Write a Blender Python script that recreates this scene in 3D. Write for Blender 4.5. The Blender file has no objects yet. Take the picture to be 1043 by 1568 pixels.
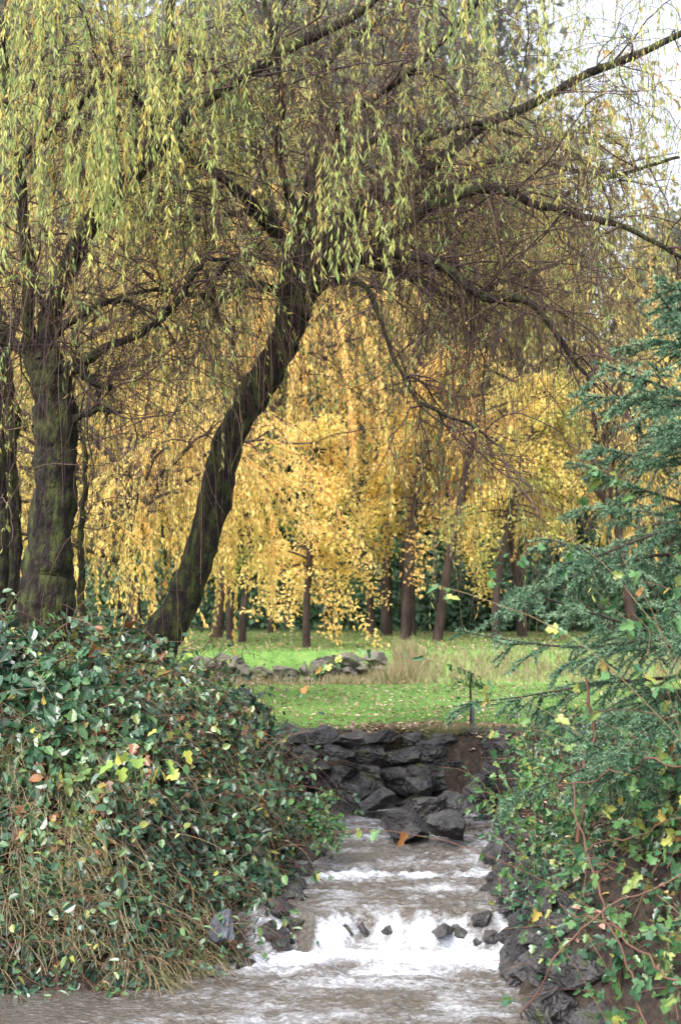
import bpy, math
import numpy as np
from mathutils import Vector
rng = np.random.default_rng(11)
U = rng.uniform
F_PX = 2178.0; CAMZ = 2.4
def W(px, py, d):
    """image pixel coordinates + assumed distance -> world position in metres"""
    return ((px-521.5)/F_PX*d, d, CAMZ-(py-920.0)/F_PX*d)
def nrm(v):
    return v/np.maximum(np.linalg.norm(v, axis=-1, keepdims=True), 1e-9)
def sst(a, b, x):
    t = np.clip((x-a)/(b-a), 0, 1); return t*t*(3-2*t)
_tab = rng.random((64, 64, 64))
def vnoise(x, y, z=0.0):
    x = np.asarray(x, float); y = np.asarray(y, float); z = np.zeros_like(x)+z
    xi = np.floor(x).astype(int); yi = np.floor(y).astype(int); zi = np.floor(z).astype(int)
    fx = x-xi; fy = y-yi; fz = z-zi
    fx = fx*fx*(3-2*fx); fy = fy*fy*(3-2*fy); fz = fz*fz*(3-2*fz)
    def g(a, b, c): return _tab[(xi+a) % 64, (yi+b) % 64, (zi+c) % 64]
    c00 = g(0,0,0)*(1-fx)+g(1,0,0)*fx; c10 = g(0,1,0)*(1-fx)+g(1,1,0)*fx
    c01 = g(0,0,1)*(1-fx)+g(1,0,1)*fx; c11 = g(0,1,1)*(1-fx)+g(1,1,1)*fx
    c0 = c00*(1-fy)+c10*fy; c1 = c01*(1-fy)+c11*fy
    return (c0*(1-fz)+c1*fz)*2-1
def fbm(x, y, z=0.0, o=3):
    s = 0; a = 1
    for i in range(o):
        s = s+a*vnoise(np.asarray(x)*2**i+i*7.3, np.asarray(y)*2**i+i*3.1, np.asarray(z)*2**i); a *= .5
    return s
class Build:
    def __init__(s): s.V = []; s.F = []; s.R = []; s.n = 0
    def add(s, V, faces, rnd, mi=0, smooth=False):
        V = np.asarray(V, np.float32).reshape(-1, 3)
        for f in faces: s.F.append((np.asarray(f, np.int32)+s.n, mi, smooth))
        s.V.append(V); s.R.append(np.broadcast_to(np.asarray(rnd, np.float32), (len(V),)).copy()); s.n += len(V)
    def finish(s, name, mats, parent=None):
        V = np.concatenate(s.V); R = np.concatenate(s.R)
        me = bpy.data.meshes.new(name)
        me.vertices.add(len(V)); me.vertices.foreach_set('co', V.ravel())
        loops = np.concatenate([f.ravel() for f, _, _ in s.F])
        tot = np.concatenate([np.full(len(f), f.shape[1], np.int32) for f, _, _ in s.F])
        mi = np.concatenate([np.full(len(f), m, np.int32) for f, m, _ in s.F])
        sm = np.concatenate([np.full(len(f), k, bool) for f, _, k in s.F])
        st = np.concatenate([[0], np.cumsum(tot)[:-1]]).astype(np.int32)
        me.loops.add(len(loops)); me.loops.foreach_set('vertex_index', loops)
        me.polygons.add(len(tot)); me.polygons.foreach_set('loop_start', st); me.polygons.foreach_set('loop_total', tot)
        me.polygons.foreach_set('material_index', mi); me.polygons.foreach_set('use_smooth', sm)
        at = me.attributes.new('rnd', 'FLOAT', 'POINT'); at.data.foreach_set('value', R)
        for m in mats: me.materials.append(m)
        me.update(calc_edges=True); me.validate()
        ob = bpy.data.objects.new(name, me); bpy.context.collection.objects.link(ob)
        if parent: ob.parent = parent
        return ob
def empty(name):
    e = bpy.data.objects.new(name, None); bpy.context.collection.objects.link(e); e.empty_display_size = .2; return e
def tubes(B, P, R, S=3, mi=0, rnd=None, smooth=True, lump=0):
    P = np.asarray(P, float); N, K, _ = P.shape
    R = np.broadcast_to(np.asarray(R, float), (N, K))
    T = nrm(np.gradient(P, axis=1))
    a = np.where(np.abs(T[:, 0, 2:3]) > .8, [[1., 0, 0]], [[0, 0, 1.]])
    u = nrm(np.cross(T[:, 0], a)); V = np.zeros((N, K, S, 3))
    ang = np.arange(S)/S*2*np.pi
    for k in range(K):
        t = T[:, k]; u = nrm(u-(u*t).sum(1, keepdims=True)*t); v = np.cross(t, u)
        V[:, k] = P[:, k, None]+R[:, k, None, None]*(u[:, None]*np.cos(ang)[None, :, None]+v[:, None]*np.sin(ang)[None, :, None])
    if lump:
        c = P[:, :, None]; q = V*np.array([1, 1, .35])
        V = c+(V-c)*(1+lump*fbm(q[..., 0]*16, q[..., 1]*16, q[..., 2]*16, 3))[..., None]
    idx = np.arange(N*K*S).reshape(N, K, S); nx = np.roll(idx, -1, axis=2)
    f = np.stack([idx[:, :-1], nx[:, :-1], nx[:, 1:], idx[:, 1:]], -1).reshape(-1, 4)
    if rnd is None: rnd = U(0, 1, N)
    B.add(V, [f], np.repeat(np.broadcast_to(rnd, (N,)), K*S), mi, smooth)
T_DIA = (np.array([[0,0,0],[.45,.5,.06],[1,0,0],[.45,-.5,.06]]), [[[0,1,2,3]]])
T_TRI = (np.array([[0,.5,0],[0,-.5,0],[1,0,0]]), [[[0,1,2]]])
T_OVAL = (np.array([[0,0,0],[.22,.36,.08],[.62,.36,.05],[1,0,-.1],[.62,-.36,.05],[.22,-.36,.08]]), [[[0,3,2,1],[0,5,4,3]]])
T_IVY = (np.array([[0,0,0],[-.13,.26,.05],[.16,.55,.1],[.36,.27,.03],[.64,.38,.04],[1,0,-.12],
                   [.64,-.38,.04],[.36,-.27,.03],[.16,-.55,.1],[-.13,-.26,.05]]),
         [[[0,5,4,3,2,1],[0,9,8,7,6,5]]])
def leaves(B, P, D, N, L, Wd, tpl=T_DIA, mi=0, rnd=None):
    P = np.asarray(P, float); n = len(P)
    if n == 0: return
    D = nrm(D); S = nrm(np.cross(D, N)); N2 = np.cross(S, D)
    L = np.broadcast_to(L, (n,)); Wd = np.broadcast_to(Wd, (n,))
    tv, tf = tpl; k = len(tv)
    V = P[:, None]+tv[None, :, 0, None]*L[:, None, None]*D[:, None]+tv[None, :, 1, None]*Wd[:, None, None]*S[:, None]+tv[None, :, 2, None]*L[:, None, None]*N2[:, None]
    fs = []
    for g in tf:
        g = np.array(g); fs.append((np.arange(n)[:, None, None]*k+g[None]).reshape(-1, g.shape[1]))
    if rnd is None: rnd = U(0, 1, n)
    B.add(V, fs, np.repeat(np.broadcast_to(rnd, (n,)), k), mi, False)
def rdir(n): return nrm(rng.normal(size=(n, 3)))
def grow(start, d, L, K, grav, wander):
    n = len(start); P = np.zeros((n, K, 3)); P[:, 0] = start; d = nrm(np.asarray(d, float))
    L = np.broadcast_to(L, (n,)); grav = np.broadcast_to(grav, (n,))
    g = np.zeros((n, 3)); g[:, 2] = -grav
    for k in range(1, K):
        d = nrm(d+g+wander*rng.normal(size=(n, 3))); P[:, k] = P[:, k-1]+d*(L/(K-1))[:, None]
    return P
def samp(P, n, t0=0, t1=1, idx=None, power=1.0):
    N, K, _ = P.shape
    i = rng.integers(0, N, n) if idx is None else idx
    t = (t0+(t1-t0)*U(0, 1, n)**power)*(K-1.001); k = t.astype(int); f = (t-k)[:, None]
    a = P[i, k]; b = P[i, k+1]
    return a*(1-f)+b*f, nrm(b-a), t/(K-1), i
def taper(r0, r1, K): return np.asarray(r0)[..., None]*(1-np.linspace(0, 1, K))+np.asarray(r1)[..., None]*np.linspace(0, 1, K)
def catmull(c, n):
    c = np.asarray(c, float); c = np.vstack([2*c[0]-c[1], c, 2*c[-1]-c[-2]])
    m = len(c)-3; t = np.linspace(0, m-1e-6, n); i = t.astype(int); f = (t-i)[:, None]
    p0, p1, p2, p3 = c[i], c[i+1], c[i+2], c[i+3]
    return .5*((2*p1)+(-p0+p2)*f+(2*p0-5*p1+4*p2-p3)*f**2+(-p0+3*p1-3*p2+p3)*f**3)

# ---------------- materials -----------------
def newmat(name):
    m = bpy.data.materials.new(name); m.use_nodes = True; nt = m.node_tree; nt.nodes.clear()
    out = nt.nodes.new('ShaderNodeOutputMaterial'); return m, nt, out
def ramp(nt, stops, fac):
    r = nt.nodes.new('ShaderNodeValToRGB'); e = r.color_ramp.elements
    while len(e) < len(stops): e.new(.5)
    for el, (p, c) in zip(e, stops): el.position = p; el.color = (*c, 1)
    nt.links.new(fac, r.inputs[0]); return r.outputs[0]
def noise(nt, scale, detail=4, vec=None, rough=.55):
    n = nt.nodes.new('ShaderNodeTexNoise'); n.inputs['Scale'].default_value = scale; n.inputs['Detail'].default_value = detail
    n.inputs['Roughness'].default_value = rough
    if vec: nt.links.new(vec, n.inputs['Vector'])
    return n.outputs['Fac']
def pos(nt): return nt.nodes.new('ShaderNodeNewGeometry').outputs['Position']
def scaled(nt, v, s):
    mp = nt.nodes.new('ShaderNodeMapping'); mp.inputs['Scale'].default_value = s; nt.links.new(v, mp.inputs[0]); return mp.outputs[0]
def attr(nt, n='rnd'):
    a = nt.nodes.new('ShaderNodeAttribute'); a.attribute_name = n; return a.outputs['Fac']
def leafmat(name, stops, trans=.35, rough=.5, spec=.4):
    m, nt, out = newmat(name)
    c = ramp(nt, stops, attr(nt))
    b = nt.nodes.new('ShaderNodeBsdfPrincipled'); b.inputs['Roughness'].default_value = rough; b.inputs['Specular IOR Level'].default_value = spec
    nt.links.new(c, b.inputs['Base Color'])
    t = nt.nodes.new('ShaderNodeBsdfTranslucent'); nt.links.new(c, t.inputs[0])
    mx = nt.nodes.new('ShaderNodeMixShader'); mx.inputs[0].default_value = trans
    nt.links.new(b.outputs[0], mx.inputs[1]); nt.links.new(t.outputs[0], mx.inputs[2]); nt.links.new(mx.outputs[0], out.inputs[0])
    return m
def solidmat(name, stops, scale=8, rough=.85, bump=.3, bscale=30, fac='noise', bdist=.02, st=(1,1,1), spec=.3):
    m, nt, out = newmat(name); p = scaled(nt, pos(nt), st)
    f = noise(nt, scale, 6, p) if fac == 'noise' else attr(nt)
    c = ramp(nt, stops, f)
    b = nt.nodes.new('ShaderNodeBsdfPrincipled'); b.inputs['Roughness'].default_value = rough; b.inputs['Specular IOR Level'].default_value = spec
    nt.links.new(c, b.inputs['Base Color'])
    if bump > 0:
        bp = nt.nodes.new('ShaderNodeBump'); bp.inputs['Strength'].default_value = bump; bp.inputs['Distance'].default_value = bdist
        nt.links.new(noise(nt, bscale, 6, p), bp.inputs['Height']); nt.links.new(bp.outputs[0], b.inputs['Normal'])
    nt.links.new(b.outputs[0], out.inputs[0]); return m
M_bark = solidmat('mossy_willow_bark', [(.32,(.008,.006,.006)),(.46,(.022,.016,.014)),(.54,(.034,.038,.014)),(.68,(.075,.088,.025))], 15, .9, 1.0, 40, bdist=.06, st=(1,1,.4))
M_barkred = solidmat('reddish_bark', [(.3,(.022,.015,.014)),(.6,(.06,.04,.035)),(.8,(.10,.08,.065))], 7, .85, .8, 50, st=(1,1,.4))
M_twig = solidmat('willow_twigs', [(0,(.03,.018,.018)),(.5,(.085,.05,.045)),(.8,(.15,.10,.068)),(1,(.23,.18,.08))], 1, .7, 0, fac='rnd')
M_gtwig = solidmat('golden_twigs', [(0,(.09,.07,.05)),(1,(.33,.25,.12))], 1, .8, 0, fac='rnd')
M_wleaf = leafmat('willow_leaves', [(0,(.24,.36,.13)),(.35,(.42,.50,.17)),(.7,(.62,.60,.18)),(.9,(.74,.55,.16)),(1,(.52,.28,.1))], .5)
M_gleaf = leafmat('golden_leaves', [(0,(.28,.33,.11)),(.25,(.55,.49,.16)),(.55,(.85,.63,.2)),(.85,(.94,.69,.28)),(1,(.86,.50,.17))], .5, .6, .2)
M_oleaf = leafmat('ochre_leaves', [(0,(.20,.22,.12)),(.4,(.38,.35,.15)),(.8,(.58,.47,.18)),(1,(.45,.31,.12))], .5, .7, .2)
M_far = leafmat('haze_tinted_far_leaves', [(0,(.10,.13,.12)),(.4,(.18,.20,.16)),(.7,(.28,.27,.18)),(1,(.42,.36,.2))], .4, .8, .1)  # distance haze is painted into these muted grey-green leaf colours
M_dark = leafmat('evergreen_leaves', [(0,(.015,.042,.025)),(.6,(.038,.09,.042)),(1,(.08,.15,.07))], .2)
M_ivy = leafmat('ivy_leaves', [(0,(.016,.048,.028)),(.35,(.036,.095,.052)),(.65,(.062,.15,.068)),(.86,(.12,.22,.07)),(.93,(.36,.36,.08)),(.96,(.3,.13,.05)),(1,(.14,.07,.045))], .2, .32, .8)
M_vine = leafmat('vine_leaves', [(0,(.04,.11,.06)),(.45,(.08,.21,.08)),(.8,(.15,.29,.09)),(.95,(.38,.40,.09)),(1,(.42,.17,.06))], .4, .4, .5)
M_big = leafmat('yellow_leaves', [(0,(.16,.3,.06)),(.5,(.34,.44,.09)),(1,(.55,.5,.1))], .35)
M_lit = leafmat('leaf_litter', [(0,(.08,.04,.03)),(.4,(.21,.115,.085)),(.7,(.38,.24,.18)),(.9,(.52,.39,.33)),(1,(.6,.45,.14))], .1, .5)
M_cane = solidmat('bramble_canes', [(0,(.06,.028,.022)),(.5,(.14,.07,.05)),(1,(.2,.15,.08))], 1, .6, 0, fac='rnd')
M_need = leafmat('spruce_needles', [(0,(.025,.07,.042)),(.5,(.075,.16,.09)),(.9,(.16,.28,.17)),(1,(.24,.35,.2))], .15, .5)
M_grass = leafmat('grass_blades', [(0,(.09,.18,.04)),(.5,(.15,.29,.065)),(.9,(.25,.37,.11)),(1,(.45,.4,.2))], .4)
M_dry = leafmat('dry_grass', [(0,(.12,.16,.06)),(.5,(.28,.25,.13)),(1,(.46,.35,.23))], .3)
M_rock = solidmat('dark_wet_rock', [(.3,(.009,.008,.009)),(.48,(.027,.025,.027)),(.58,(.065,.06,.065)),(.66,(.038,.05,.018)),(.8,(.06,.08,.025))], 6, .34, 1.0, 24, bdist=.06, spec=.6)
M_wall = solidmat('dry_stone', [(.3,(.05,.045,.04)),(.5,(.14,.13,.115)),(.6,(.10,.11,.06)),(.75,(.24,.22,.2))], 5, .85, .6, 30)
M_slate = solidmat('grey_slate', [(.3,(.05,.06,.075)),(.6,(.11,.12,.145)),(.8,(.17,.18,.2))], 9, .5, .8, 30)

# ---------------- terrain -----------------
chan = [(-12,6.3,2.45),(-.5,6.35,2.45),(-.3,7.6,1.42),(.33,10,.71),(.47,12.2,.65),(.62,13.6,.84),(-.3,14.5,.6),(-2.5,15,.5),(-8,16,.45)]
def chan_d(x, y):
    best = np.full(np.shape(x), 1e9)
    for (ax, ay, ar), (bx, by, br) in zip(chan[:-1], chan[1:]):
        dx, dy = bx-ax, by-ay; t = np.clip(((x-ax)*dx+(y-ay)*dy)/(dx*dx+dy*dy), 0, 1)
        best = np.minimum(best, np.hypot(x-ax-t*dx, y-ay-t*dy)-(ar+(br-ar)*t))
    return best
def wallline(x): return 23.6+.35*np.sin(x*.25+.6)+.04*x
def leftmask(x, y): return sst(.35, -.1, x-.1*(y-10))*sst(14.2, 13.2, y)
def terrain(x, y):
    x = np.asarray(x, float); y = np.asarray(y, float)
    d = chan_d(x, y)+.08*fbm(x*1.7, y*1.7, 1.5)
    L = leftmask(x, y)
    top = 1.02+L*(.16*np.clip(-x-.3, 0, 2.6)+.30*np.clip(-x-1.55, 0, 1.2))-.14*(1-L)*sst(13, 9, y)
    wid = .30+L*(.35+.85*sst(12.3, 10.2, y))+(1-L)*sst(.4, 1.2, x)*sst(14, 12.5, y)*.45
    h = -.28+(top+.28)*sst(-.25, 1, d/wid)
    h += .04*fbm(x*1.1, y*1.1, 3.3)*sst(0, 1, d)*sst(30, 10, y)
    h += sst(-.15-.5*sst(.6, 1.2, x), .15, y-wallline(x)-.25)*.52
    h += .4*sst(30, 60, y)+26*sst(55, 170, y)+1.0*fbm(x*.05, y*.05, 9)*sst(50, 90, y)
    return h
xs = np.concatenate([-np.geomspace(300, 7, 30), np.arange(-6.5, 6.5, .06), np.geomspace(7, 300, 30)])
ys = np.concatenate([np.linspace(-200, 2, 12), np.arange(2.5, 16.5, .06), np.arange(16.6, 27, .15), np.geomspace(27.3, 500, 60)])
X, Y = np.meshgrid(xs, ys); Z = terrain(X, Y)
B = Build(); n0, n1 = X.shape; idx = np.arange(n0*n1).reshape(n0, n1)
d = chan_d(X, Y)
soil = np.clip(np.maximum(sst(14.6, 14.4, Y), sst(.42, .3, d)), 0, 1)
soil = np.maximum(soil, sst(34, 40, Y)*.9)
B.add(np.stack([X, Y, Z], -1), [np.stack([idx[:-1,:-1], idx[:-1,1:], idx[1:,1:], idx[1:,:-1]], -1).reshape(-1, 4)], soil.ravel(), 0, True)
m, nt, out = newmat('ground_lawn_and_soil'); p = pos(nt)
g = ramp(nt, [(.3,(.07,.15,.03)),(.5,(.12,.24,.05)),(.7,(.2,.30,.085))], noise(nt, 3, 8, p, .7))
s = ramp(nt, [(.35,(.012,.009,.007)),(.5,(.028,.020,.015)),(.62,(.06,.04,.028)),(.75,(.12,.08,.055))], noise(nt, 14, 8, p, .7))
mx = nt.nodes.new('ShaderNodeMix'); mx.data_type = 'RGBA'; nt.links.new(attr(nt), mx.inputs[0]); nt.links.new(g, mx.inputs[6]); nt.links.new(s, mx.inputs[7])
b = nt.nodes.new('ShaderNodeBsdfPrincipled'); b.inputs['Roughness'].default_value = .95; nt.links.new(mx.outputs[2], b.inputs['Base Color'])
bp = nt.nodes.new('ShaderNodeBump'); bp.inputs['Strength'].default_value = .8; bp.inputs['Distance'].default_value = .04
nt.links.new(noise(nt, 25, 6, p), bp.inputs['Height']); nt.links.new(bp.outputs[0], b.inputs['Normal']); nt.links.new(b.outputs[0], out.inputs[0])
B.finish('ground', [m])

# ---------------- stream water -----------------
def wlevel(x, y):
    e = 9.95+.07*np.sin(x*3.1+.6)+.04*np.sin(x*9)
    s1 = sst(-.09, .09, y-e); s2 = sst(-.1, .15, y-(11.5+.12*np.sin(x*4)))
    return -.04+.25*s1+.04*s2+.03*sst(11.5, 14, y), s1, s2, e
wx = np.arange(-6, 2.0, .017); wy = np.concatenate([np.arange(5, 7.6, .05), np.arange(7.6, 14.0, .017), np.arange(14, 17.5, .05)])
X, Y = np.meshgrid(wx, wy); lv, s1, s2, e = wlevel(X, Y)
turb = .6+1.1*np.exp(-((Y-e+.33)/.3)**2)+.25*sst(10.1, 10.5, Y)+.25*np.exp(-((Y-11.3)/.3)**2)
side = sst(-1.9, -.6, X-(Y-8.5)*.2); turb *= side*.85+.15
wxp = X+.25*fbm(X*1.2, Y*1.2, 8, 2)
rip = .018*fbm(wxp*3.5, Y*7.5, 4, 2)+.022*(1-2*np.abs(fbm(wxp*6, Y*13, 2, 2)))+.014*fbm(X*16, Y*26, 2, 2)
Z = lv+rip*turb*(1-.7*4*s1*(1-s1))
face = np.clip(4*s1*(1-s1), 0, 1)
foam = np.exp(-((Y-e+.25)/.15)**2)*1.35+.35*np.exp(-((Y-e+.65)/.4)**2)+.35*np.exp(-((Y-11.3)/.12)**2)+.12*sst(10.1, 10.6, Y)+.06
foam += face*(.55+1.0*fbm(wxp*9, Y*.8, 3, 2))+.42*fbm(wxp*2.6, Y*6, 5, 4)+7*np.clip(rip*turb, -.03, 1); foam *= side
n0, n1 = X.shape; idx = np.arange(n0*n1).reshape(n0, n1)
f = np.stack([idx[:-1,:-1], idx[:-1,1:], idx[1:,1:], idx[1:,:-1]], -1).reshape(-1, 4)
keep = (chan_d(X, Y) < .35)[:-1,:-1].ravel()
B = Build(); B.add(np.stack([X, Y, Z], -1), [f[keep]], foam.ravel(), 0, True)
m, nt, out = newmat('murky_stream_water'); p = pos(nt)
nf = noise(nt, 16, 9, scaled(nt, p, (1, 2.2, 1)), .8)
ad = nt.nodes.new('ShaderNodeMath'); ad.operation = 'MULTIPLY_ADD'; ad.inputs[1].default_value = .40
nt.links.new(attr(nt), ad.inputs[0]); nt.links.new(nf, ad.inputs[2])
fr = ramp(nt, [(.54,(0,0,0)),(.72,(.3,.3,.3)),(.92,(.95,.95,.95))], ad.outputs[0])
w = nt.nodes.new('ShaderNodeBsdfPrincipled'); w.inputs['Base Color'].default_value = (.078,.068,.058,1); w.inputs['Roughness'].default_value = .06; w.inputs['IOR'].default_value = 1.33
w.inputs['Specular IOR Level'].default_value = 1.0
bp = nt.nodes.new('ShaderNodeBump'); bp.inputs['Strength'].default_value = .9; bp.inputs['Distance'].default_value = .04
nt.links.new(noise(nt, 20, 5, scaled(nt, p, (1, 2.0, 1))), bp.inputs['Height']); nt.links.new(bp.outputs[0], w.inputs['Normal'])
fo = nt.nodes.new('ShaderNodeBsdfPrincipled'); fo.inputs['Base Color'].default_value = (.60,.64,.73,1); fo.inputs['Roughness'].default_value = .35; nt.links.new(bp.outputs[0], fo.inputs['Normal'])
mx = nt.nodes.new('ShaderNodeMixShader'); nt.links.new(fr, mx.inputs[0]); nt.links.new(w.outputs[0], mx.inputs[1]); nt.links.new(fo.outputs[0], mx.inputs[2]); nt.links.new(mx.outputs[0], out.inputs[0])
B.finish('stream_water', [m])

# ---------------- rocks -----------------
import bmesh
bm = bmesh.new(); bmesh.ops.create_icosphere(bm, subdivisions=4, radius=1)
ICO = np.array([v.co[:] for v in bm.verts]); ICOF = np.array([[v.index for v in f_.verts] for f_ in bm.faces]); bm.free()
def rock(B, c, s, mi=0, planes=16, rz=None, tilt=.2):
    v = ICO.copy()
    for n_ in rdir(planes):
        dd = U(.42, .74); k = np.maximum(0, v@n_-dd); v -= k[:, None]*n_
    o = U(0, 20); v += v*(.12*fbm(v[:, 0]*3+o, v[:, 1]*3, v[:, 2]*3+5, 4))[:, None]
    v *= np.array(s)*1.42; a = U(0, 6.28) if rz is None else rz; ca, sa = math.cos(a), math.sin(a)
    tz = U(-tilt, tilt); v = np.stack([v[:, 0]*math.cos(tz)-v[:, 2]*math.sin(tz), v[:, 1], v[:, 0]*math.sin(tz)+v[:, 2]*math.cos(tz)], -1)
    v = np.stack([v[:, 0]*ca-v[:, 1]*sa, v[:, 0]*sa+v[:, 1]*ca, v[:, 2]], -1)+np.array(c)
    B.add(v, [ICOF], U(0, 1), mi, False)
for (px, py, D, sx, sy, sz) in [(620,1262,12.7,.25,.2,.16),(655,1240,13.2,.19,.2,.12),(702,1235,13.2,.15,.16,.13),(583,1224,13.9,.2,.18,.12),
        (735,1208,13.6,.18,.2,.17),(690,1268,12.4,.17,.15,.11),(770,1322,11.6,.16,.25,.18),(545,1216,14.1,.2,.15,.12),(640,1204,14.2,.2,.2,.1)]:
    B = Build(); rock(B, W(px, py, D), (sx, sy, sz)); B.finish('boulder', [M_rock])
B = Build(); rock(B, W(338, 1420, 9.45), (.06,.12,.11), rz=.8, tilt=.5); B.finish('slate_rock', [M_slate])
B = Build()
for row, z in enumerate([.18, .34, .50, .66, .82, .95]):
    x = -.75+.1*(row % 2)
    while x < 2.3:
        w_ = U(.2, .46); r_ = 14.45-.25*max(0, x-1.0)**1.2
        rock(B, (x+w_/2, r_+.26*z+U(-.07, .05), z+U(-.04, .04)), (w_*.56, U(.11, .17), U(.09, .125)), rz=U(-.35, .35), tilt=.22)
        x += w_*.9
B.finish('stone_bank', [M_rock])
B = Build()
for k in range(110):
    y = U(8.0, 14.2); t = U(0, 1); xr = np.interp(y, [8, 10, 12.2, 13.6], [1.13, 1.08, 1.14, 1.46])
    x = xr+.04+t*.4; rock(B, (x, y, terrain(x, y)*.88), (U(.08, .2), U(.1, .22), U(.06, .15)))
for (px, py, D, sx, sz) in [(880,1480,8.9,.26,.17),(800,1400,10.2,.16,.18),(960,1500,8.6,.25,.18),(775,1370,10.6,.12,.16),(850,1540,8.3,.22,.13)]:
    rock(B, W(px, py, D), (sx, .2, sz))
B.finish('rocky_bank_edge', [M_rock])
B = Build()
for x in np.arange(-.5, 1.15, .17):
    rock(B, (x, 10.02+.07*math.sin(x*3.1+.6), U(.02, .07)), (U(.08, .13), U(.06, .09), U(.06, .09)))
for (x, y, z) in [(-.34, 9.97, .15), (.98, 9.98, .16), (1.05, 9.9, .05), (-.42, 9.85, .03), (.72, 9.92, .1)]:
    rock(B, (x, y, z), (U(.05, .09), .07, U(.05, .08)))
for k in range(26):
    y = U(9.0, 13.3); x = np.interp(y, [8.8, 10, 12.2, 13.6], [-.9, -.4, -.2, -.2]); rock(B, (x-.03, y, wlevel(x, y)[0]), (U(.05, .12), U(.06, .12), U(.04, .08)))
B.finish('streambed_stones', [M_rock])
B = Build()
for c in range(3):
    x = -5
    while x < .75:
        w_ = U(.16, .5); hh = U(.16, .24)
        if not (c == 2 and (U(0, 1) < .3 or vnoise(x*.8, 3.0) < -.2)):
            rock(B, (x+w_/2, wallline(x)+.03*c+U(-.03, .03), 1.0+c*.16+.07+U(-.03, .03)), (w_*.48, .18, hh*.5), planes=10, rz=U(-.15, .15), tilt=.08)
        x += w_*.97
B.finish('dry_stone_wall', [M_wall])

# ---------------- lawn grass, litter -----------------
def blades(B, x, y, h, wd, mi=0, lean=.35, rnd=None, tw=None):
    z = terrain(x, y); n = len(x); D = np.stack([rng.normal(size=n)*lean, rng.normal(size=n)*lean, np.ones(n)], -1)
    leaves(B, np.stack([x, y, z-.01], -1), D, rdir(n)*np.array([1, 1, .1])+np.array([0, -.6, 0]), h, wd, T_TRI, mi, rnd)
B = Build(); n = 100000
y = 14.5+(23.5-14.5)*U(0, 1, n)**1.3; x = U(-.21, .26, n)*y; k = chan_d(x, y) > .3; x, y = x[k], y[k]
r = np.clip(.45+.45*fbm(x*.7, y*.5, 2)+U(-.3, .3, len(x)), 0, .97)
blades(B, x, y, U(.03, .065, len(x)), .007, 0, .5, r)
n = 36000; y = U(23.9, 37, n); x = U(-.15, .26, n)*y; blades(B, x, y, U(.04, .08, n), .014, 0, .5, U(.2, 1, n)*.95)
B.finish('lawn_grass', [M_grass])
B = Build(); n = 4200
x = rng.normal(1.15, .6, n); y = 14.72+np.abs(rng.normal(size=n))*.4
x2 = U(-4, 6, 10000); y2 = U(15, 36, 10000); x3 = U(1.2, 5, 8000); y3 = U(7.4, 14.8, 8000)
x4 = U(-4, .2, 2500); y4 = U(8.9, 12, 2500)
x = np.concatenate([x, x2, x3, x4]); y = np.concatenate([y, y2, y3, y4]); k = chan_d(x, y) > .2; x, y = x[k], y[k]
n = len(x); z = terrain(x, y)+U(.01, .05, n); Dd = rdir(n)*np.array([1, 1, .25]); Nn = rdir(n)*.5+np.array([0, 0, 1])
leaves(B, np.stack([x, y, z], -1), Dd, Nn, U(.04, .075, n), U(.03, .05, n), T_OVAL)
B.finish('fallen_leaves', [M_lit])
B = Build()
x = np.concatenate([U(-4, .6, 900), rng.normal(.95, .25, 900), U(1.0, 8, 4200), rng.normal(.1, .15, 300)]); n = len(x); y = wallline(x)-.25+U(-.2, .1, n)+np.where(x > .9, U(0, .5, n), 0)
h = np.where(np.abs(x-.95) < .4, U(.15, .5, n), U(.08, .26, n))
leaves(B, np.stack([x, y, terrain(x, y)-.02], -1), np.stack([rng.normal(size=n)*.45, rng.normal(size=n)*.3, np.ones(n)], -1), np.tile([0, -1., .1], (n, 1)), h, .016, T_TRI, 0, U(.1, 1, n))
x = U(-.5, 2.3, 6500); y = 14.55+U(0, .45, 6500); k = chan_d(x, y) > .2; x, y = x[k], y[k]; z = terrain(x, y); n = len(x)
leaves(B, np.stack([x, y, z], -1), np.stack([rng.normal(size=n)*.5, -U(.2, 1.2, n), np.ones(n)*.5], -1), np.tile([0, -1., .6], (n, 1)), U(.08, .2, n), .008, T_TRI, 0, U(0, .5, n))
B.finish('dry_grass_tufts', [M_dry])

# ---------------- left bank: ivy/bramble -----------------
def veg_top(x, y):
    d = chan_d(x, y); return terrain(x, y)+sst(-.05, .45, d)*(.38+.30*fbm(x*1.3, y*1.3, 6)+.2*fbm(x*4, y*4, 1))*sst(14.0, 12.8, y)
B = Build(); n = 74000
x = U(-4.2, .35, n); y = U(8.75, 13.6, n); d = chan_d(x, y)
gx = (veg_top(x+.05, y)-veg_top(x-.05, y))/.1; gy = (veg_top(x, y+.05)-veg_top(x, y-.05))/.1
steep = np.sqrt(1+gx*gx+gy*gy)
keep = (d > -.03) & (leftmask(x, y) > .3) & (U(0, 1, n) < np.clip(steep/3.2, .3, 1)) & (x > -.235*y-.3) & (fbm(x*2.3, y*2.3, 4)+U(-.4, .4, n) > -.3)
x, y, gx, gy = x[keep], y[keep], np.clip(gx[keep], -2, 2), np.clip(gy[keep], -2, 2); n = len(x)
dep = U(0, 1, n)**1.5*.45; zt = veg_top(x, y); g0 = terrain(x, y)
z = np.maximum(zt-dep+U(-.02, .12, n), g0+.02)
Nv = nrm(np.stack([-gx, -gy, np.ones(n)], -1)); Nv = nrm(Nv+rng.normal(size=(n, 3))*.55+np.array([0, -.15, .1]))
Dv = nrm(rng.normal(size=(n, 3))*.8+np.array([0, -.3, -.8])); Dv = nrm(Dv-(Dv*Nv).sum(1, keepdims=True)*Nv)
spec_r = np.clip(.42+.5*fbm(x*1.5, y*1.5, z*1.5)+U(-.38, .38, n), 0, .86)
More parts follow.
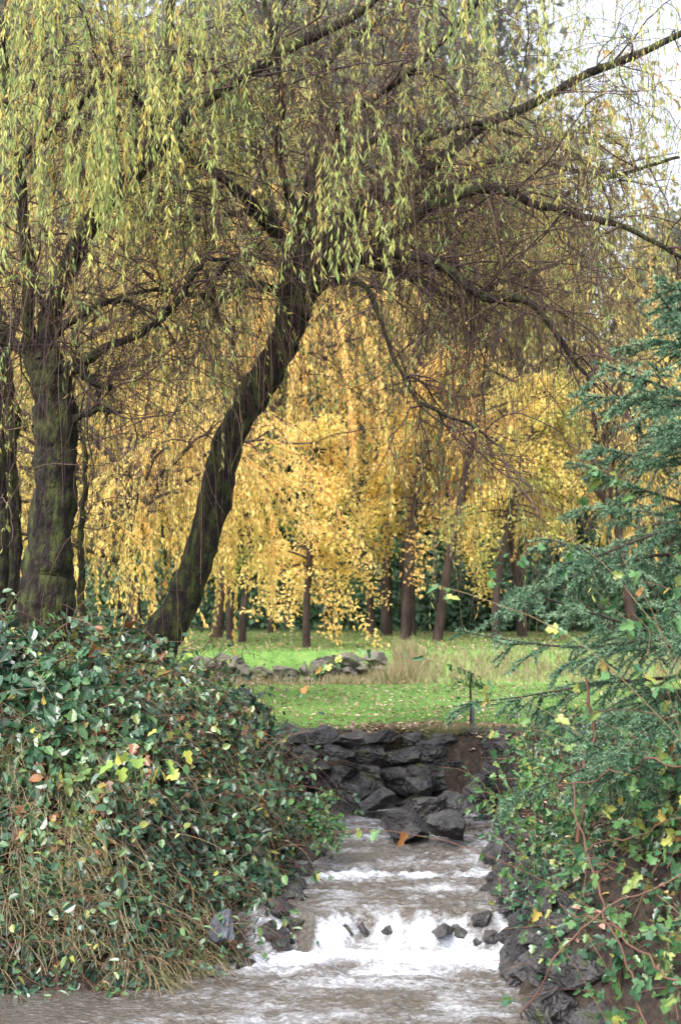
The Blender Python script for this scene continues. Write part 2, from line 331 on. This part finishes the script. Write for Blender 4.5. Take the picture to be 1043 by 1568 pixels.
brown = fbm(x*1.6+3, y*1.6, 9) > .35; u1 = U(0, 1, n); spec_r = np.where(u1 < np.where(brown, .3, .04), U(.88, 1, n), spec_r)
typ = (fbm(x*1.1+5, y*1.1, 3)+U(-.4, .4, n)) > 0
sz = U(.035, .11, n)*np.clip(1+.45*fbm(x*.9, y*.9, 11), .55, 1.4)
PP = np.stack([x, y, z], -1)
leaves(B, PP[typ], Dv[typ], Nv[typ], sz[typ]*.95, sz[typ]*.9, T_IVY, 0, spec_r[typ])
leaves(B, PP[~typ], Dv[~typ], Nv[~typ], sz[~typ], sz[~typ]*.75, T_OVAL, 0, spec_r[~typ])
ns = 3600
i = rng.integers(0, n, ns); st = PP[i]-np.array([0, 0, .1]); P = grow(st, rdir(ns)*.8+np.array([0, -.2, .8]), U(.25, .95, ns)**1.2, 9, .2, .12)
tubes(B, P, taper(np.full(ns, .0035), np.full(ns, .0014), 9), 3, 1)
tp, tt, _, _ = samp(P, 7500, .3, 1); k = len(tp)
leaves(B, tp, rdir(k)+tt*.4+np.array([0, -.2, -.4]), rdir(k)*.6+np.array([0, -.5, .7]), U(.03, .09, k), U(.025, .065, k), T_OVAL, 0, np.clip(.15+U(0, .78, k), 0, 1))
x = U(-3.4, -.2, 5500); y = U(8.85, 10.4, 5500); kk = (chan_d(x, y) > .0) & (leftmask(x, y) > .4) & (fbm(x*1.5, y*1.5, 8)+.4*(x+1.2) > .0); x, y = x[kk], y[kk]; n = len(x)
P = grow(np.stack([x, y, terrain(x, y)+.1], -1), np.stack([rng.normal(size=n)*.5+.2, -U(.2, .9, n), U(.2, .9, n)], -1), U(.15, .42, n), 6, .35, .12)
tubes(B, P, .002, 3, 2)
B.finish('ivy_bramble_bank', [M_ivy, M_cane, M_dry])
B = Build(); c = np.array(W(212, 1165, 9.2)); n = 12
P0 = c+rng.normal(size=(n, 3))*np.array([.14, .06, .05]); leaves(B, P0, rdir(n)*np.array([1, .4, .3])+np.array([0, -.3, -.5]), rdir(n)*.8+np.array([0, -.4, .7]), U(.06, .12, n), U(.06, .12, n), T_IVY)
P = grow(np.tile(c-np.array([0, -.15, .4]), (6, 1)), rdir(6)*.4+np.array([0, -.3, 1]), np.full(6, .4), 6, .05, .05); tubes(B, P, .003, 4, 1)
B.finish('maple_seedling', [M_big, M_cane])
B = Build(); c = np.array(W(470, 1250, 11.6)); P = grow(np.tile(c, (30, 1)), rdir(30)*.5+np.array([.5, -.4, .3]), U(.3, .5, 30), 8, .18, .08); tubes(B, P, .003, 3, 1)
tp, tt, _, _ = samp(P, 480, .2, 1); k = len(tp); leaves(B, tp, rdir(k)+tt*.5, rdir(k)*.6+np.array([0, -.6, .6]), U(.03, .06, k), U(.025, .045, k), T_OVAL, 0, U(0, .85, k))
B.finish('streamside_shrub', [M_vine, M_cane])

# ---------------- foreground willow trees -----------------
def limb(c, K=60, wob=.014):
    pts = np.array([list(W(a, b, D))+[r*D/F_PX] for a, b, D, r in c]); q = catmull(pts, K)
    q[:, :3] += wob*np.stack([fbm(np.arange(K)*.3+U(0, 50), np.full(K, U(0, 9)), 0) for _ in range(3)], -1)
    return q[:, :3], np.maximum(q[:, 3]*(1+.05*rng.normal(size=K)), .003)
def hang_leaves(B, P, n, L, wd, t0=.25, mi=0, spread=.8, r=None, tpl=T_DIA, idx=None):
    tp, tt, t, i = samp(P, n, t0, 1, idx=idx); k = len(tp)
    leaves(B, tp, tt*.5+rdir(k)*spread*.7+np.array([0, 0, -.55]), rdir(k), L*U(.65, 1.25, k), wd*U(.7, 1.2, k), tpl, mi, (U(0, 1, k) if r is None else np.clip(r[i]+U(-.25, .25, k), 0, 1)))
def willow(name, limbs, nsub, nsub2, ntwig, nwithe, leaf_dens, bias=None):
    root = empty(name)
    B = Build(); L = [limb(c) for c in limbs]; P = np.stack([l[0] for l in L]); R = np.stack([l[1] for l in L]); R[1:] *= .8
    tubes(B, P, R, 18, 0, lump=.14); B.finish('trunk_and_limbs', [M_bark], root)
    lens = np.linalg.norm(np.diff(P, axis=1), axis=2).sum(1); w_ = lens*np.where(np.arange(len(P)) == 0, .12, 1)
    if bias is not None: w_ = w_*bias
    w_ /= w_.sum()
    B = Build()
    i = rng.choice(len(P), nsub, p=w_); lo = np.where(i == 0, .75, .12)
    t = lo+(1-lo)*U(0, 1, nsub); kk = (t*(P.shape[1]-2)).astype(int); s = P[i, kk]; tg = nrm(P[i, kk+1]-P[i, kk])
    S1 = grow(s, tg*.55+rdir(nsub)*np.array([1, 1, .8])*.9+np.array([0, 0, .2]), U(.5, 1.7, nsub), 14, .05, .2)
    tubes(B, S1, taper(U(.006, .012, nsub), np.full(nsub, .003), 14), 5, 0, U(0, .35, nsub))
    s, tg, _, _ = samp(S1, nsub2, .15, 1); S2 = grow(s, tg*.6+rdir(nsub2)*.8, U(.3, 1.0, nsub2), 10, .08, .2)
    tubes(B, S2, taper(np.full(nsub2, .0042), np.full(nsub2, .0016), 10), 4, 0, U(0, .6, nsub2))
    s, tg, _, _ = samp(S2, ntwig, .1, 1); T1 = grow(s, tg*.5+rdir(ntwig)*.7, U(.3, 1.1, ntwig), 9, .14, .14)
    tubes(B, T1, taper(np.full(ntwig, .0022), np.full(ntwig, .0011), 9), 3, 0, U(0, .85, ntwig))
    s, tg, _, _ = samp(np.concatenate([S1[:, ::2][:, :7], S2[:, 3:]]), nwithe, .4, 1)
    H = grow(s, tg*.4+rdir(nwithe)*.4+np.array([0, 0, -.1]), U(.5, 1.8, nwithe), 12, .4, .06)
    tubes(B, H, taper(np.full(nwithe, .0022), np.full(nwithe, .001), 12), 3, 0, U(.2, 1, nwithe))
    B.finish('twigs', [M_twig], root)
    B = Build()
    for A, nn in ((T1, ntwig), (H, nwithe)):
        mid = A[:, A.shape[1]//2]; lf = leaf_dens(mid[:, 0], mid[:, 2])
        pick = np.where(U(0, 1, nn) < lf)[0]; rr = np.clip(.42+.3*rng.normal(size=nn), 0, 1)
        if len(pick):
            idx = np.repeat(pick, 15); hang_leaves(B, A, len(idx), .062, .013, .1, 0, .8, rr, idx=idx)
    B.finish('leaves', [M_wleaf], root)
def dens1(x, z): return np.clip(.10+.38*sst(-.2, -1.8, x)*sst(4.2, 6, z)+.16*sst(5, 6.8, z), 0, .9)
main = [
 [(186,1065,12,38),(226,1008,12,34),(263,955,12,27),(293,885,12,25),(317,810,12,24),(337,730,12,24),(353,668,12,23),(386,610,12,23),(421,555,12,24),(441,500,12,25),(454,445,12,30),(462,410,12,28),(462,392,12,20)],
 [(452,440,12,22),(436,378,11.8,17),(395,325,11.5,12),(345,275,11.2,10),(290,235,11,8),(240,190,10.8,6),(195,135,10.6,5),(140,100,10.4,3)],
 [(462,420,12,28),(468,350,12,21),(482,280,12,19),(502,215,12.1,18),(500,165,12.2,17),(486,110,12.3,14),(478,40,12.5,12),(482,-60,12.6,8),(470,-150,12.8,4)],
 [(478,420,12,24),(505,365,12.2,19),(560,310,12.5,17),(620,285,12.8,15),(690,235,13,12),(740,190,13.2,10),(810,160,13.4,9),(900,115,13.6,8),(1000,70,13.8,7),(1100,20,14,4)],
 [(480,440,12,18),(540,400,11.8,13),(610,388,11.6,11),(680,410,11.5,9),(740,455,11.4,8),(810,462,11.3,7),(870,540,11.2,5),(920,600,11.2,2)],
 [(500,400,12,15),(580,370,12,12),(640,330,12,10),(700,300,12,10),(760,290,12,9),(820,312,12,8),(880,328,12,7),(960,350,12,5),(1060,400,12,3)],
 [(445,400,12,17),(415,335,12.2,12),(398,255,12.5,10),(384,180,12.7,9),(375,110,12.9,8),(370,40,13,6),(360,-60,13,3)],
 [(468,350,12,12),(440,290,11.6,8),(425,220,11.4,7),(432,150,11.2,6),(420,70,11,5),(400,-30,10.9,3)],
 [(440,455,12,12),(395,435,11.7,7),(340,455,11.5,6),(280,450,11.3,5),(220,445,11.2,4),(120,475,11,2)],
 [(510,430,12,8),(560,440,11.6,5),(600,540,11.3,4),(640,612,11.2,3.5),(720,650,11.1,3),(770,690,11,2)],
 [(485,300,12,12),(520,230,12.4,8),(580,214,12.6,7),(650,212,12.8,6),(730,190,13,5),(800,210,13,3)],
 [(500,210,12.1,10),(540,170,11.6,7),(600,130,11.3,6),(680,60,11,5),(760,-30,10.8,4)],
 [(486,110,12.3,10),(530,60,12.6,8),(600,20,13,6),(700,-60,13.2,4)],
 [(620,285,12.8,10),(680,290,13.2,8),(740,250,13.6,6),(830,250,14,5),(930,270,14.2,4),(1040,240,14.4,3)],
 [(450,430,12,10),(410,395,12.3,7),(350,400,12.6,6),(325,460,12.8,5),(360,530,13,3)],
 [(560,405,11.8,8),(640,430,12.4,6),(700,455,12.8,5),(780,430,13,4),(860,400,13.4,3)],
 [(395,325,11.5,8),(330,330,11.9,5),(260,340,12.2,4),(180,330,12.5,3)],
]
bias = np.ones(len(main)); bias[[3, 4, 5, 13, 15]] = 1.6
willow('willow_tree', main, 320, 1350, 4300, 1500, dens1, bias)
left = [
 [(62,1010,11,44),(70,940,11,40),(76,860,11,36),(83,760,11,34),(88,680,11,33),(84,615,11,32),(78,570,11,28),(72,545,11,20)],
 [(70,600,11,22),(48,545,11,14),(42,480,10.9,12),(45,410,10.8,12),(38,330,10.7,11),(24,220,10.6,10),(10,120,10.5,10),(-2,40,10.4,9),(-15,-60,10.3,7)],
 [(85,620,11,26),(72,530,11,19),(84,455,11,19),(120,378,11,18),(162,315,11,17),(212,262,11,15),(262,208,11,14),(325,150,11.1,12),(390,105,11.2,11),(460,65,11.3,10),(540,25,11.4,8),(640,-60,11.5,5)],
 [(262,208,11,11),(272,140,11,9),(258,60,11,8),(262,-10,11,7),(250,-120,11,4)],
 [(110,568,11,12),(165,530,10.8,8),(228,505,10.6,7),(268,468,10.5,6),(296,420,10.4,6),(325,395,10.4,4),(380,400,10.4,2)],
 [(95,570,11,14),(120,560,10.9,11),(142,585,10.8,8),(172,594,10.7,6)],
 [(75,520,11,10),(130,480,10.8,6),(190,460,10.7,5),(250,500,10.6,3)],
 [(90,660,11,9),(120,640,10.9,7),(150,628,10.8,5),(185,632,10.7,3)],
 [(30,250,10.7,7),(80,200,10.5,6),(140,140,10.3,5),(150,100,10.2,3)],
 [(162,315,11,8),(120,250,11.3,6),(110,160,11.5,5),(70,110,11.6,4),(20,90,11.8,3)],
 [(212,262,11,7),(225,190,11.3,6),(160,120,11.5,4),(90,60,11.6,3)],
 [(60,560,11,8),(20,520,11.3,7),(-20,450,11.5,6),(-60,380,11.6,4)],
]
willow('willow_tree', left, 140, 500, 1400, 700, lambda x, z: np.clip(.08+.45*sst(4.0, 6, z)*sst(.3, -1., x), 0, .9))
B = Build(); q = [limb(c) for c in [[(18,960,12.5,13),(22,820,12.5,12),(14,700,12.5,12),(22,640,12.5,10),(10,560,12.4,8),(-10,420,12.3,6)],
     [(-6,960,12,14),(4,800,12,11),(-2,650,12,10),(6,560,12,7),(30,470,12,4)],[(128,960,13,6),(124,840,13,5),(132,720,13,4),(120,640,13,3)]]]
tubes(B, np.stack([a for a, _ in q]), np.stack([b for _, b in q]), 10, 0, lump=.15)
s, tg, _, _ = samp(np.stack([a for a, _ in q]), 60, .3, 1); P = grow(s, tg*.4+rdir(60)+np.array([0,0,.4]), U(.4, 1.3, 60), 12, .02, .15); tubes(B, P, taper(np.full(60, .007), np.full(60, .002), 12), 4, 1)
s, tg, _, _ = samp(P, 350, .3, 1); P2 = grow(s, tg*.4+rdir(350), U(.3, .9, 350), 8, .15, .12); tubes(B, P2, .002, 3, 1)
hang_leaves(B, P2, 1600, .05, .012, mi=2)
B.finish('slender_willow_stems', [M_bark, M_twig, M_wleaf])
B = Build()
def curtain(pxs, pys, Ds, lens, lf, r0, n):
    s = np.array([W(a, b, c) for a, b, c in zip(pxs, pys, Ds)])
    P = grow(s, rdir(n)*.35+np.array([0, 0, -.3]), lens, 14, .3, .06)
    tubes(B, P, taper(np.full(n, .0022), np.full(n, .001), 14), 3, 1, U(.3, 1, n))
    rr = np.clip(r0+.2*rng.normal(size=n), 0, 1)
    idx = np.repeat(np.arange(n), (lf*lens*U(.2, 1.6, n)).astype(int)); hang_leaves(B, P, len(idx), .068, .014, .15, 0, .7, rr, idx=idx)
curtain(U(-60, 340, 320), U(-280, 130, 320), U(8.8, 12.5, 320), U(.6, 1.8, 320), 30, .5, 320)
curtain(rng.normal(150, 16, 34), U(90, 260, 34), U(8.8, 9.6, 34), U(.4, .8, 34), 44, .35, 34)
curtain(rng.normal(535, 38, 42), U(100, 310, 42), U(8.8, 10, 42), U(.3, .95, 42), 28, .42, 42)
curtain(rng.normal(700, 60, 46), U(-200, 10, 46), U(8.8, 10.5, 46), U(.4, .8, 46), 32, .32, 46)
curtain(U(300, 1080, 330), U(-260, 150, 330), U(9.5, 14, 330), U(.4, 1.7, 330), 15, .52, 330)
curtain(U(500, 1060, 150), U(150, 500, 150), U(11, 14, 150), U(.5, 1.5, 150), 6, .6, 150)
curtain(rng.normal(650, 25, 26), U(560, 680, 26), U(12, 13, 26), U(.5, 1.0, 26), 20, .25, 26)
B.finish('hanging_willow_branches', [M_wleaf, M_twig])

# ---------------- mid-distance golden trees -----------------
def weeping(name, x, y, h, r, nstr, nleaf, lmat, low=.8, lsz=.1, r0=.55, gap=.7):
    z0 = float(terrain(x, y)); B = Build(); K = 16
    tr = grow(np.array([[x, y, z0-.1]]), np.array([[rng.normal()*.12, 0, 1]]), h*.55, K, 0, .04); tubes(B, tr, taper(np.array([.009*h+.05]), np.array([.007*h]), K), 8, 0)
    nl = 26; s, _, _, _ = samp(tr, nl, .55, 1); a = np.arange(nl)*2.4
    D = np.stack([np.cos(a), np.sin(a), U(.6, 1.6, nl)], -1); L = grow(s, D, U(.75, 1.15, nl)*r*1.35, K, .06, .07)
    tubes(B, L, taper(U(.005, .008, nl)*h, np.full(nl, .015), K), 5, 0)
    s, tg, _, _ = samp(L, nl*9, .2, 1); L2 = grow(s, tg*.6+rdir(nl*9)*.8+np.array([0, 0, .2]), U(.5, 1.6, nl*9)*r*.28, 8, .08, .12); tubes(B, L2, taper(np.full(nl*9, .014), np.full(nl*9, .005), 8), 3, 0)
    s, tg, _, _ = samp(L2, nstr, .1, 1); cl = fbm(s[:, 0]*.9+x, s[:, 1]*.9, s[:, 2]*.9)
    ln = np.minimum(U(.3, 1, nstr)*h*.3*(1+.6*cl), s[:, 2]-z0-low*U(.6, 1.4, nstr)*(1-.5*cl)); ln = np.maximum(ln, .3)
    H = grow(s, tg*.3+rdir(nstr)*.4, ln, 10, .3, .08); tubes(B, H, .003, 3, 1)
    rr = np.clip(r0+.35*cl+.1*rng.normal(size=nstr), 0, 1)
    wt = ln*np.clip(gap+1.7*cl, .04, 2.5); idx = rng.choice(nstr, nleaf, p=wt/wt.sum()); hang_leaves(B, H, nleaf, lsz, lsz*.4, 0, 2, .9, rr, idx=idx)
    B.finish(name, [M_barkred, M_gtwig, lmat])
def xat(px, D): return (px-521.5)/F_PX*D
weeping('golden_willow_tree', xat(215, 19), 19, 6.0, 1.6, 700, 23000, M_gleaf, .3, .08, .5)
weeping('golden_willow_tree', xat(60, 25), 25, 10, 3.6, 1000, 19000, M_gleaf, 2.4, .1, .35, .4)
weeping('golden_willow_tree', xat(330, 32), 32, 11.5, 4.0, 1000, 20000, M_gleaf, 4.0, .13, .45, .3)
weeping('golden_willow_tree', xat(800, 33), 33, 8.6, 2.8, 900, 18000, M_gleaf, 3.6, .12, .6, .3)
weeping('golden_willow_tree', xat(970, 29), 29, 8, 2.8, 700, 12000, M_gleaf, 2.2, .11, .4, .35)
weeping('ochre_willow_tree', xat(160, 42), 42, 21, 6.5, 1200, 28000, M_oleaf, 6, .22, .65)
weeping('ochre_willow_tree', xat(540, 48), 48, 24, 6.5, 1200, 24000, M_oleaf, 11, .24, .45)
weeping('ochre_willow_tree', xat(860, 45), 45, 14, 5.5, 1100, 18000, M_oleaf, 5, .2, .4)
def clumptree(name, x, y, h, r, clumps, per, lsz, lmat, zlo, r0=.6, flat=.45, droop=.1):
    z0 = float(terrain(x, y)); B = Build(); K = 14
    tr = grow(np.array([[x, y, z0-.1]]), np.array([[rng.normal()*.05, 0, 1]]), h*.9, K, 0, .035); tubes(B, tr, taper(np.array([.010*h+.03]), np.array([.02]), K), 8, 0)
    s, _, t, _ = samp(tr, clumps, zlo/h, 1); a = U(0, 6.28, clumps)
    ln = r*(1.15-.75*t)*U(.35, 1.2, clumps)
    L = grow(s, np.stack([np.cos(a), np.sin(a), U(.0, .7, clumps)], -1), ln, 10, droop, .1); tubes(B, L, taper(np.full(clumps, .022), np.full(clumps, .006), 10), 4, 0)
    n = clumps*per; tp, tt, t, i = samp(L, n, .3, 1)
    tp = tp+rng.normal(size=(n, 3))*np.array([.35, .35, .35*flat])*r*.16
    rr = np.clip(r0+.18*rng.normal(size=clumps), 0, .92)
    leaves(B, tp, rdir(n)+np.array([0, 0, -.5]), rdir(n)+np.array([0, 0, .6]), lsz*U(.6, 1.3, n), lsz*.6*U(.7, 1.2, n), T_DIA, 1, np.clip(rr[i]+U(-.22, .18, n), 0, 1))
    B.finish(name, [M_barkred, lmat])
clumptree('golden_maple_tree', xat(470, 26), 26, 4.8, 2.0, 54, 145, .085, M_gleaf, 1.5, .66, .4, .22)
clumptree('golden_maple_tree', xat(620, 31), 31, 7.6, 3.1, 80, 200, .1, M_gleaf, 3.0, .6, .45, .2)
clumptree('golden_maple_tree', xat(370, 29), 29, 5.4, 2.0, 50, 150, .09, M_gleaf, 2.0, .4, .4, .2)
clumptree('golden_maple_tree', xat(760, 28), 28, 6.0, 2.4, 56, 150, .09, M_gleaf, 2.7, .35, .45, .15)
B = Build()
for px, D, r, h, ln in [(592,34,.14,9,.01),(626,34,.18,9,.0),(572,35,.09,8,-.06),(668,30,.11,7,.12),(352,31,.08,6,0),(415,36,.08,7,.02),(790,38,.14,9,0)]:
    x = xat(px, D); P = grow(np.array([[x, D, float(terrain(x, D))-.1]]), np.array([[ln, 0, 1]]), h, 14, 0, .03); tubes(B, P, taper(np.array([r]), np.array([r*.4]), 14), 8)
B.finish('background_tree_trunks', [M_barkred])
B = Build()
for k in range(60):
    x = U(-14, 16); y = U(37, 46); z = float(terrain(x, y)); s = U(.9, 2.4); n = 700; q = rdir(n)*U(.6, 1, n)[:, None]; q[:, 2] = np.abs(q[:, 2])
    P = np.array([x, y, z])+q*np.array([s*1.3, s, s*U(.8, 1.5)]); leaves(B, P, rdir(n), q+rdir(n)*.5, U(.12, .28, n), U(.07, .16, n), T_DIA, 0, np.clip(U(0, .7)+U(-.2, .3, n), 0, 1))
B.finish('evergreen_shrubs', [M_dark])
for px, D, h in [(545,44,9),(690,42,8.5),(300,48,10),(440,40,8.5),(850,47,9)]:
    clumptree('cedar_tree', xat(px, D), D, h, 2.8, 120, 80, .25, M_dark, .5, .5, .5, .1)
B = Build()
for k in range(64):
    y = U(55, 100); x = U(-.33, .33)*y; px = 521.5+x/y*F_PX
    tgt = np.interp(px, [-300, 700, 860, 1050, 1300], [-100, -60, 380, 340, 260])+U(-60, 130)
    z0 = float(terrain(x, y)); h = CAMZ+(920-tgt)/F_PX*y-z0
    if h < 3: continue
    P = grow(np.array([[x, y, z0]]), np.array([[0, 0, 1.]]), h*.9, 10, 0, .03); tubes(B, P, taper(np.array([.3]), np.array([.06]), 10), 6, 1)
    nc = 50; n = nc*44; t = U(.12, 1, nc)**.9; a = U(0, 6.28, nc); rr = (.22*h)*(1.1-.8*t)*U(.2, 1, nc)
    c = np.stack([x+np.cos(a)*rr, y+np.sin(a)*rr, z0+t*h], -1); i = np.repeat(np.arange(nc), 44)
    P = c[i]+rng.normal(size=(n, 3))*np.array([.055, .055, .04])*h; base = U(.1, .8)
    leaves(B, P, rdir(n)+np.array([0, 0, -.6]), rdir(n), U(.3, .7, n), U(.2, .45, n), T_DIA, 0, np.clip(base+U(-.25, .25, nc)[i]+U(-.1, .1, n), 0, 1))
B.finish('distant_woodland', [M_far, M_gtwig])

# ---------------- spruce -----------------
root = empty('spruce_tree'); tx, ty = 2.42, 8.5; tz = float(terrain(tx, ty))
B = Build(); tr = np.stack([np.full(20, tx)+.02*rng.normal(size=20), np.full(20, ty), np.linspace(tz-.1, 4.8, 20)], -1)[None]; tubes(B, tr, taper(np.array([.085]), np.array([.012]), 20), 10); B.finish('trunk', [M_barkred], root)
S0 = []; D0 = []; L0 = []
for z in np.arange(1.35, 4.6, .31):
    k = 7; a = U(0, 6.28)+np.arange(k)*6.283/k+U(-.3, .3, k)
    LL = np.interp(z, [1.2, 1.9, 3.0, 3.6, 4.1, 4.8], [1.3, 2.0, 1.85, 1.25, .7, .2])
    for q in a: S0.append((tx, ty, z+U(-.07, .07))); D0.append((math.cos(q), math.sin(q), U(-.1, .25) if z < 3 else .3)); L0.append(LL*U(.55, 1.1))
S0 = np.array(S0); D0 = np.array(D0); L0 = np.array(L0); n = len(S0)
Bt = Build(); P1 = grow(S0, D0, L0, 14, U(-.01, .045, n), .06); tubes(Bt, P1, taper(np.full(n, .014), np.full(n, .003), 14), 5, 0)
m_ = 22; i = np.repeat(np.arange(n), m_); s, tg, t, _ = samp(P1, n*m_, .2, .98, idx=i)
sd_ = nrm(np.cross(tg, [0, 0, 1.]))*np.where(np.arange(n*m_) % 2 == 0, 1, -1)[:, None]
ll = (.34*(1-t)+.12)*np.clip(L0[i], .4, 1.4)*U(.5, 1.2, n*m_)
P2 = grow(s, sd_*.75+tg*.7+np.array([0, 0, -.28])+rdir(n*m_)*.4, ll, 7, .04, .08); tubes(Bt, P2, .003, 3, 0)
i3 = rng.integers(0, n*m_, n*m_); s3, tg3, t3, _ = samp(P2, n*m_, .2, .8, idx=i3)
P3 = grow(s3, tg3*.8+rdir(n*m_)*.4+nrm(np.cross(tg3, [0, 0, 1.]))*rng.choice([-1, 1], n*m_)[:, None]*.7, ll[i3]*.45, 5, .05, .05); tubes(Bt, P3, .0025, 3, 0)
Bt.finish('branches', [M_barkred], root)
Bn = Build()
def needles(P, n, t0, w=None):
    idx = rng.choice(len(P), n, p=w/w.sum()) if w is not None else None
    tp, tt, t, i = samp(P, n, t0, 1, idx=idx); base = U(0, 1, len(P))
    leaves(Bn, tp, tt*.7+rdir(n)*.8+np.array([0, 0, .15]), rdir(n), U(.022, .038, n), .0075, T_TRI, 0, np.clip(.2+.5*base[i]+U(-.25, .25, n)+.3*t, 0, 1))
needles(P1, 24000, .4); needles(P2, 190000, .0, ll); needles(P3, 100000, 0., ll[i3])
Bn.finish('needles', [M_need], root)

# ---------------- right bank vines / brambles -----------------
B = Build(); n = 130
sx = U(1.5, 3.0, n); sy = U(7.0, 8.9, n); s = np.stack([sx, sy, terrain(sx, sy)], -1)
P = grow(s, np.stack([rng.normal(size=n)*.3, rng.normal(size=n)*.3-.15, np.full(n, 1.)], -1), U(.6, 2.7, n)*np.clip((sx-1.1)/.9, .3, 1.1), 16, .06, .06)
tubes(B, P, taper(np.full(n, .004), np.full(n, .0018), 16), 4, 1)
s, tg, _, _ = samp(P, 440, .25, 1); P2 = grow(s, tg*.3+rdir(440), U(.15, .5, 440), 7, .12, .1); tubes(B, P2, .002, 3, 1)
tp, tt, _, _ = samp(P2, 2100, .1, 1); tp2, tt2, _, _ = samp(P, 1100, .3, 1); tp = np.concatenate([tp, tp2]); tt = np.concatenate([tt, tt2]); k = len(tp)
leaves(B, tp, rdir(k)*.8+tt*.3+np.array([0, 0, -.5]), rdir(k)*.7+np.array([0, -.7, .4]), U(.03, .085, k), U(.026, .075, k), T_IVY)
n = 80; y = U(9.0, 12.5, n); x = np.interp(y, [8, 10, 12.2, 13.6], [1.13, 1.04, 1.12, 1.46])+U(.2, .6, n)
P = grow(np.stack([x, y, terrain(x, y)+.05], -1), np.stack([-U(-.1, .3, n), rng.normal(size=n)*.4-.2, U(.6, 1.2, n)], -1), U(.4, .9, n), 12, .15, .08); tubes(B, P, .0025, 3, 1)
tp, tt, _, _ = samp(P, 1000, .2, 1); k = len(tp); leaves(B, tp, rdir(k)*.8+tt*.3+np.array([0, 0, -.5]), rdir(k)*.7+np.array([0, -.7, .4]), U(.03, .065, k), U(.026, .05, k), T_IVY, 0, U(0, .93, k))
cn = [[(1000,1560,6.6,1.6),(940,1440,7,1.5),(915,1340,7.3,1.4),(880,1200,7.8,1.2)],[(790,1568,7.2,1.6),(840,1490,7,1.5),(900,1400,7.0,1.4),(1060,1330,7,1.2)],
      [(1043,1500,6.5,1.7),(960,1440,6.8,1.5),(860,1380,7.4,1.1)],[(895,1300,8.6,4),(892,1200,8.6,4),(905,1120,8.6,3),(900,1040,8.6,2)],[(1060,1170,7,1.5),(960,1175,7.5,1.4),(850,1200,8,1.1)],
      [(1050,1250,7,1.4),(950,1290,7.6,1.2),(880,1300,8,1.0)]]
q = [limb(c, 24, .04) for c in cn]; tubes(B, np.stack([a for a, _ in q]), np.stack([b for _, b in q]), 5, 1, .45)
n = 16000; x = U(1.15, 4.2, n); y = U(7.0, 14.3, n); kk = (chan_d(x, y) > .14) & (fbm(x*1.2, y*1.2, 7)+U(-.3, .3, n) > -.15); x, y = x[kk], y[kk]; k = len(x)
leaves(B, np.stack([x, y, terrain(x, y)+U(.02, .3, k)], -1), rdir(k)+np.array([0, -.3, -.3]), rdir(k)*.6+np.array([0, -.4, .8]), U(.035, .065, k), U(.03, .055, k), T_IVY, 2, U(0, .93, k))
P = grow(np.stack([x, y, terrain(x, y)], -1)[:900], rdir(900)*.8+np.array([0, 0, .7]), U(.2, .6, 900), 8, .12, .15); tubes(B, P, .002, 3, 1)
B.finish('bramble_thicket', [M_vine, M_cane, M_ivy])
B = Build(); q = limb([(720,1122,14.9,2.2),(721,1080,14.9,2.0),(720,1048,14.9,1.8),(722,1030,14.9,1.4)], 12, .003); tubes(B, q[0][None], q[1][None], 6, 0)
q2 = limb([(724,1124,14.9,2.4),(724,1100,14.9,2.4),(724,1076,14.9,2.4)], 8, 0); tubes(B, q2[0][None], q2[1][None], 6, 1)
P = grow(np.tile(q[0][7], (16, 1)), rdir(16)*.8+np.array([0, 0, .6]), U(.12, .3, 16), 6, .1, .1); tubes(B, P, .002, 3, 0); tp, tt, _, _ = samp(P, 110, .3, 1); leaves(B, tp, rdir(110), rdir(110), .05, .03, T_OVAL, 2)
B.finish('staked_sapling', [M_barkred, M_slate, M_vine])

# ---------------- light, sky, camera -----------------
sc = bpy.context.scene
el, az = math.radians(50), math.radians(212)
w = bpy.data.worlds.new('World'); sc.world = w; w.use_nodes = True; nt = w.node_tree
sky = nt.nodes.new('ShaderNodeTexSky'); sky.sky_type = 'NISHITA'; sky.sun_disc = False; sky.sun_elevation = el; sky.sun_rotation = az
sky.air_density = 1.0; sky.dust_density = 5.0; sky.ozone_density = 1.0
hs = nt.nodes.new('ShaderNodeHueSaturation'); hs.inputs['Saturation'].default_value = .38; hs.inputs['Value'].default_value = 3.5
nt.links.new(sky.outputs[0], hs.inputs['Color']); bg = nt.nodes['Background']; nt.links.new(hs.outputs[0], bg.inputs[0]); bg.inputs[1].default_value = .15
sd = bpy.data.lights.new('sun', 'SUN'); sd.energy = 2.0; sd.angle = math.radians(20); sd.color = (1, .94, .84); so = bpy.data.objects.new('sun', sd); sc.collection.objects.link(so)
dv = Vector((math.sin(az)*math.cos(el), math.cos(az)*math.cos(el), math.sin(el))); so.rotation_euler = dv.to_track_quat('Z', 'Y').to_euler()
cd = bpy.data.cameras.new('camera'); co = bpy.data.objects.new('camera', cd); sc.collection.objects.link(co); sc.camera = co
co.location = (0, 0, CAMZ); co.rotation_euler = (math.radians(90), 0, 0); cd.lens = 50; cd.sensor_width = 36; cd.sensor_fit = 'AUTO'; cd.shift_y = 136/1568
cd.clip_end = 2000; cd.dof.use_dof = True; cd.dof.focus_distance = 10.8; cd.dof.aperture_fstop = 2.8
sc.view_settings.view_transform = 'Standard'; sc.view_settings.look = 'None'; sc.view_settings.exposure = 0
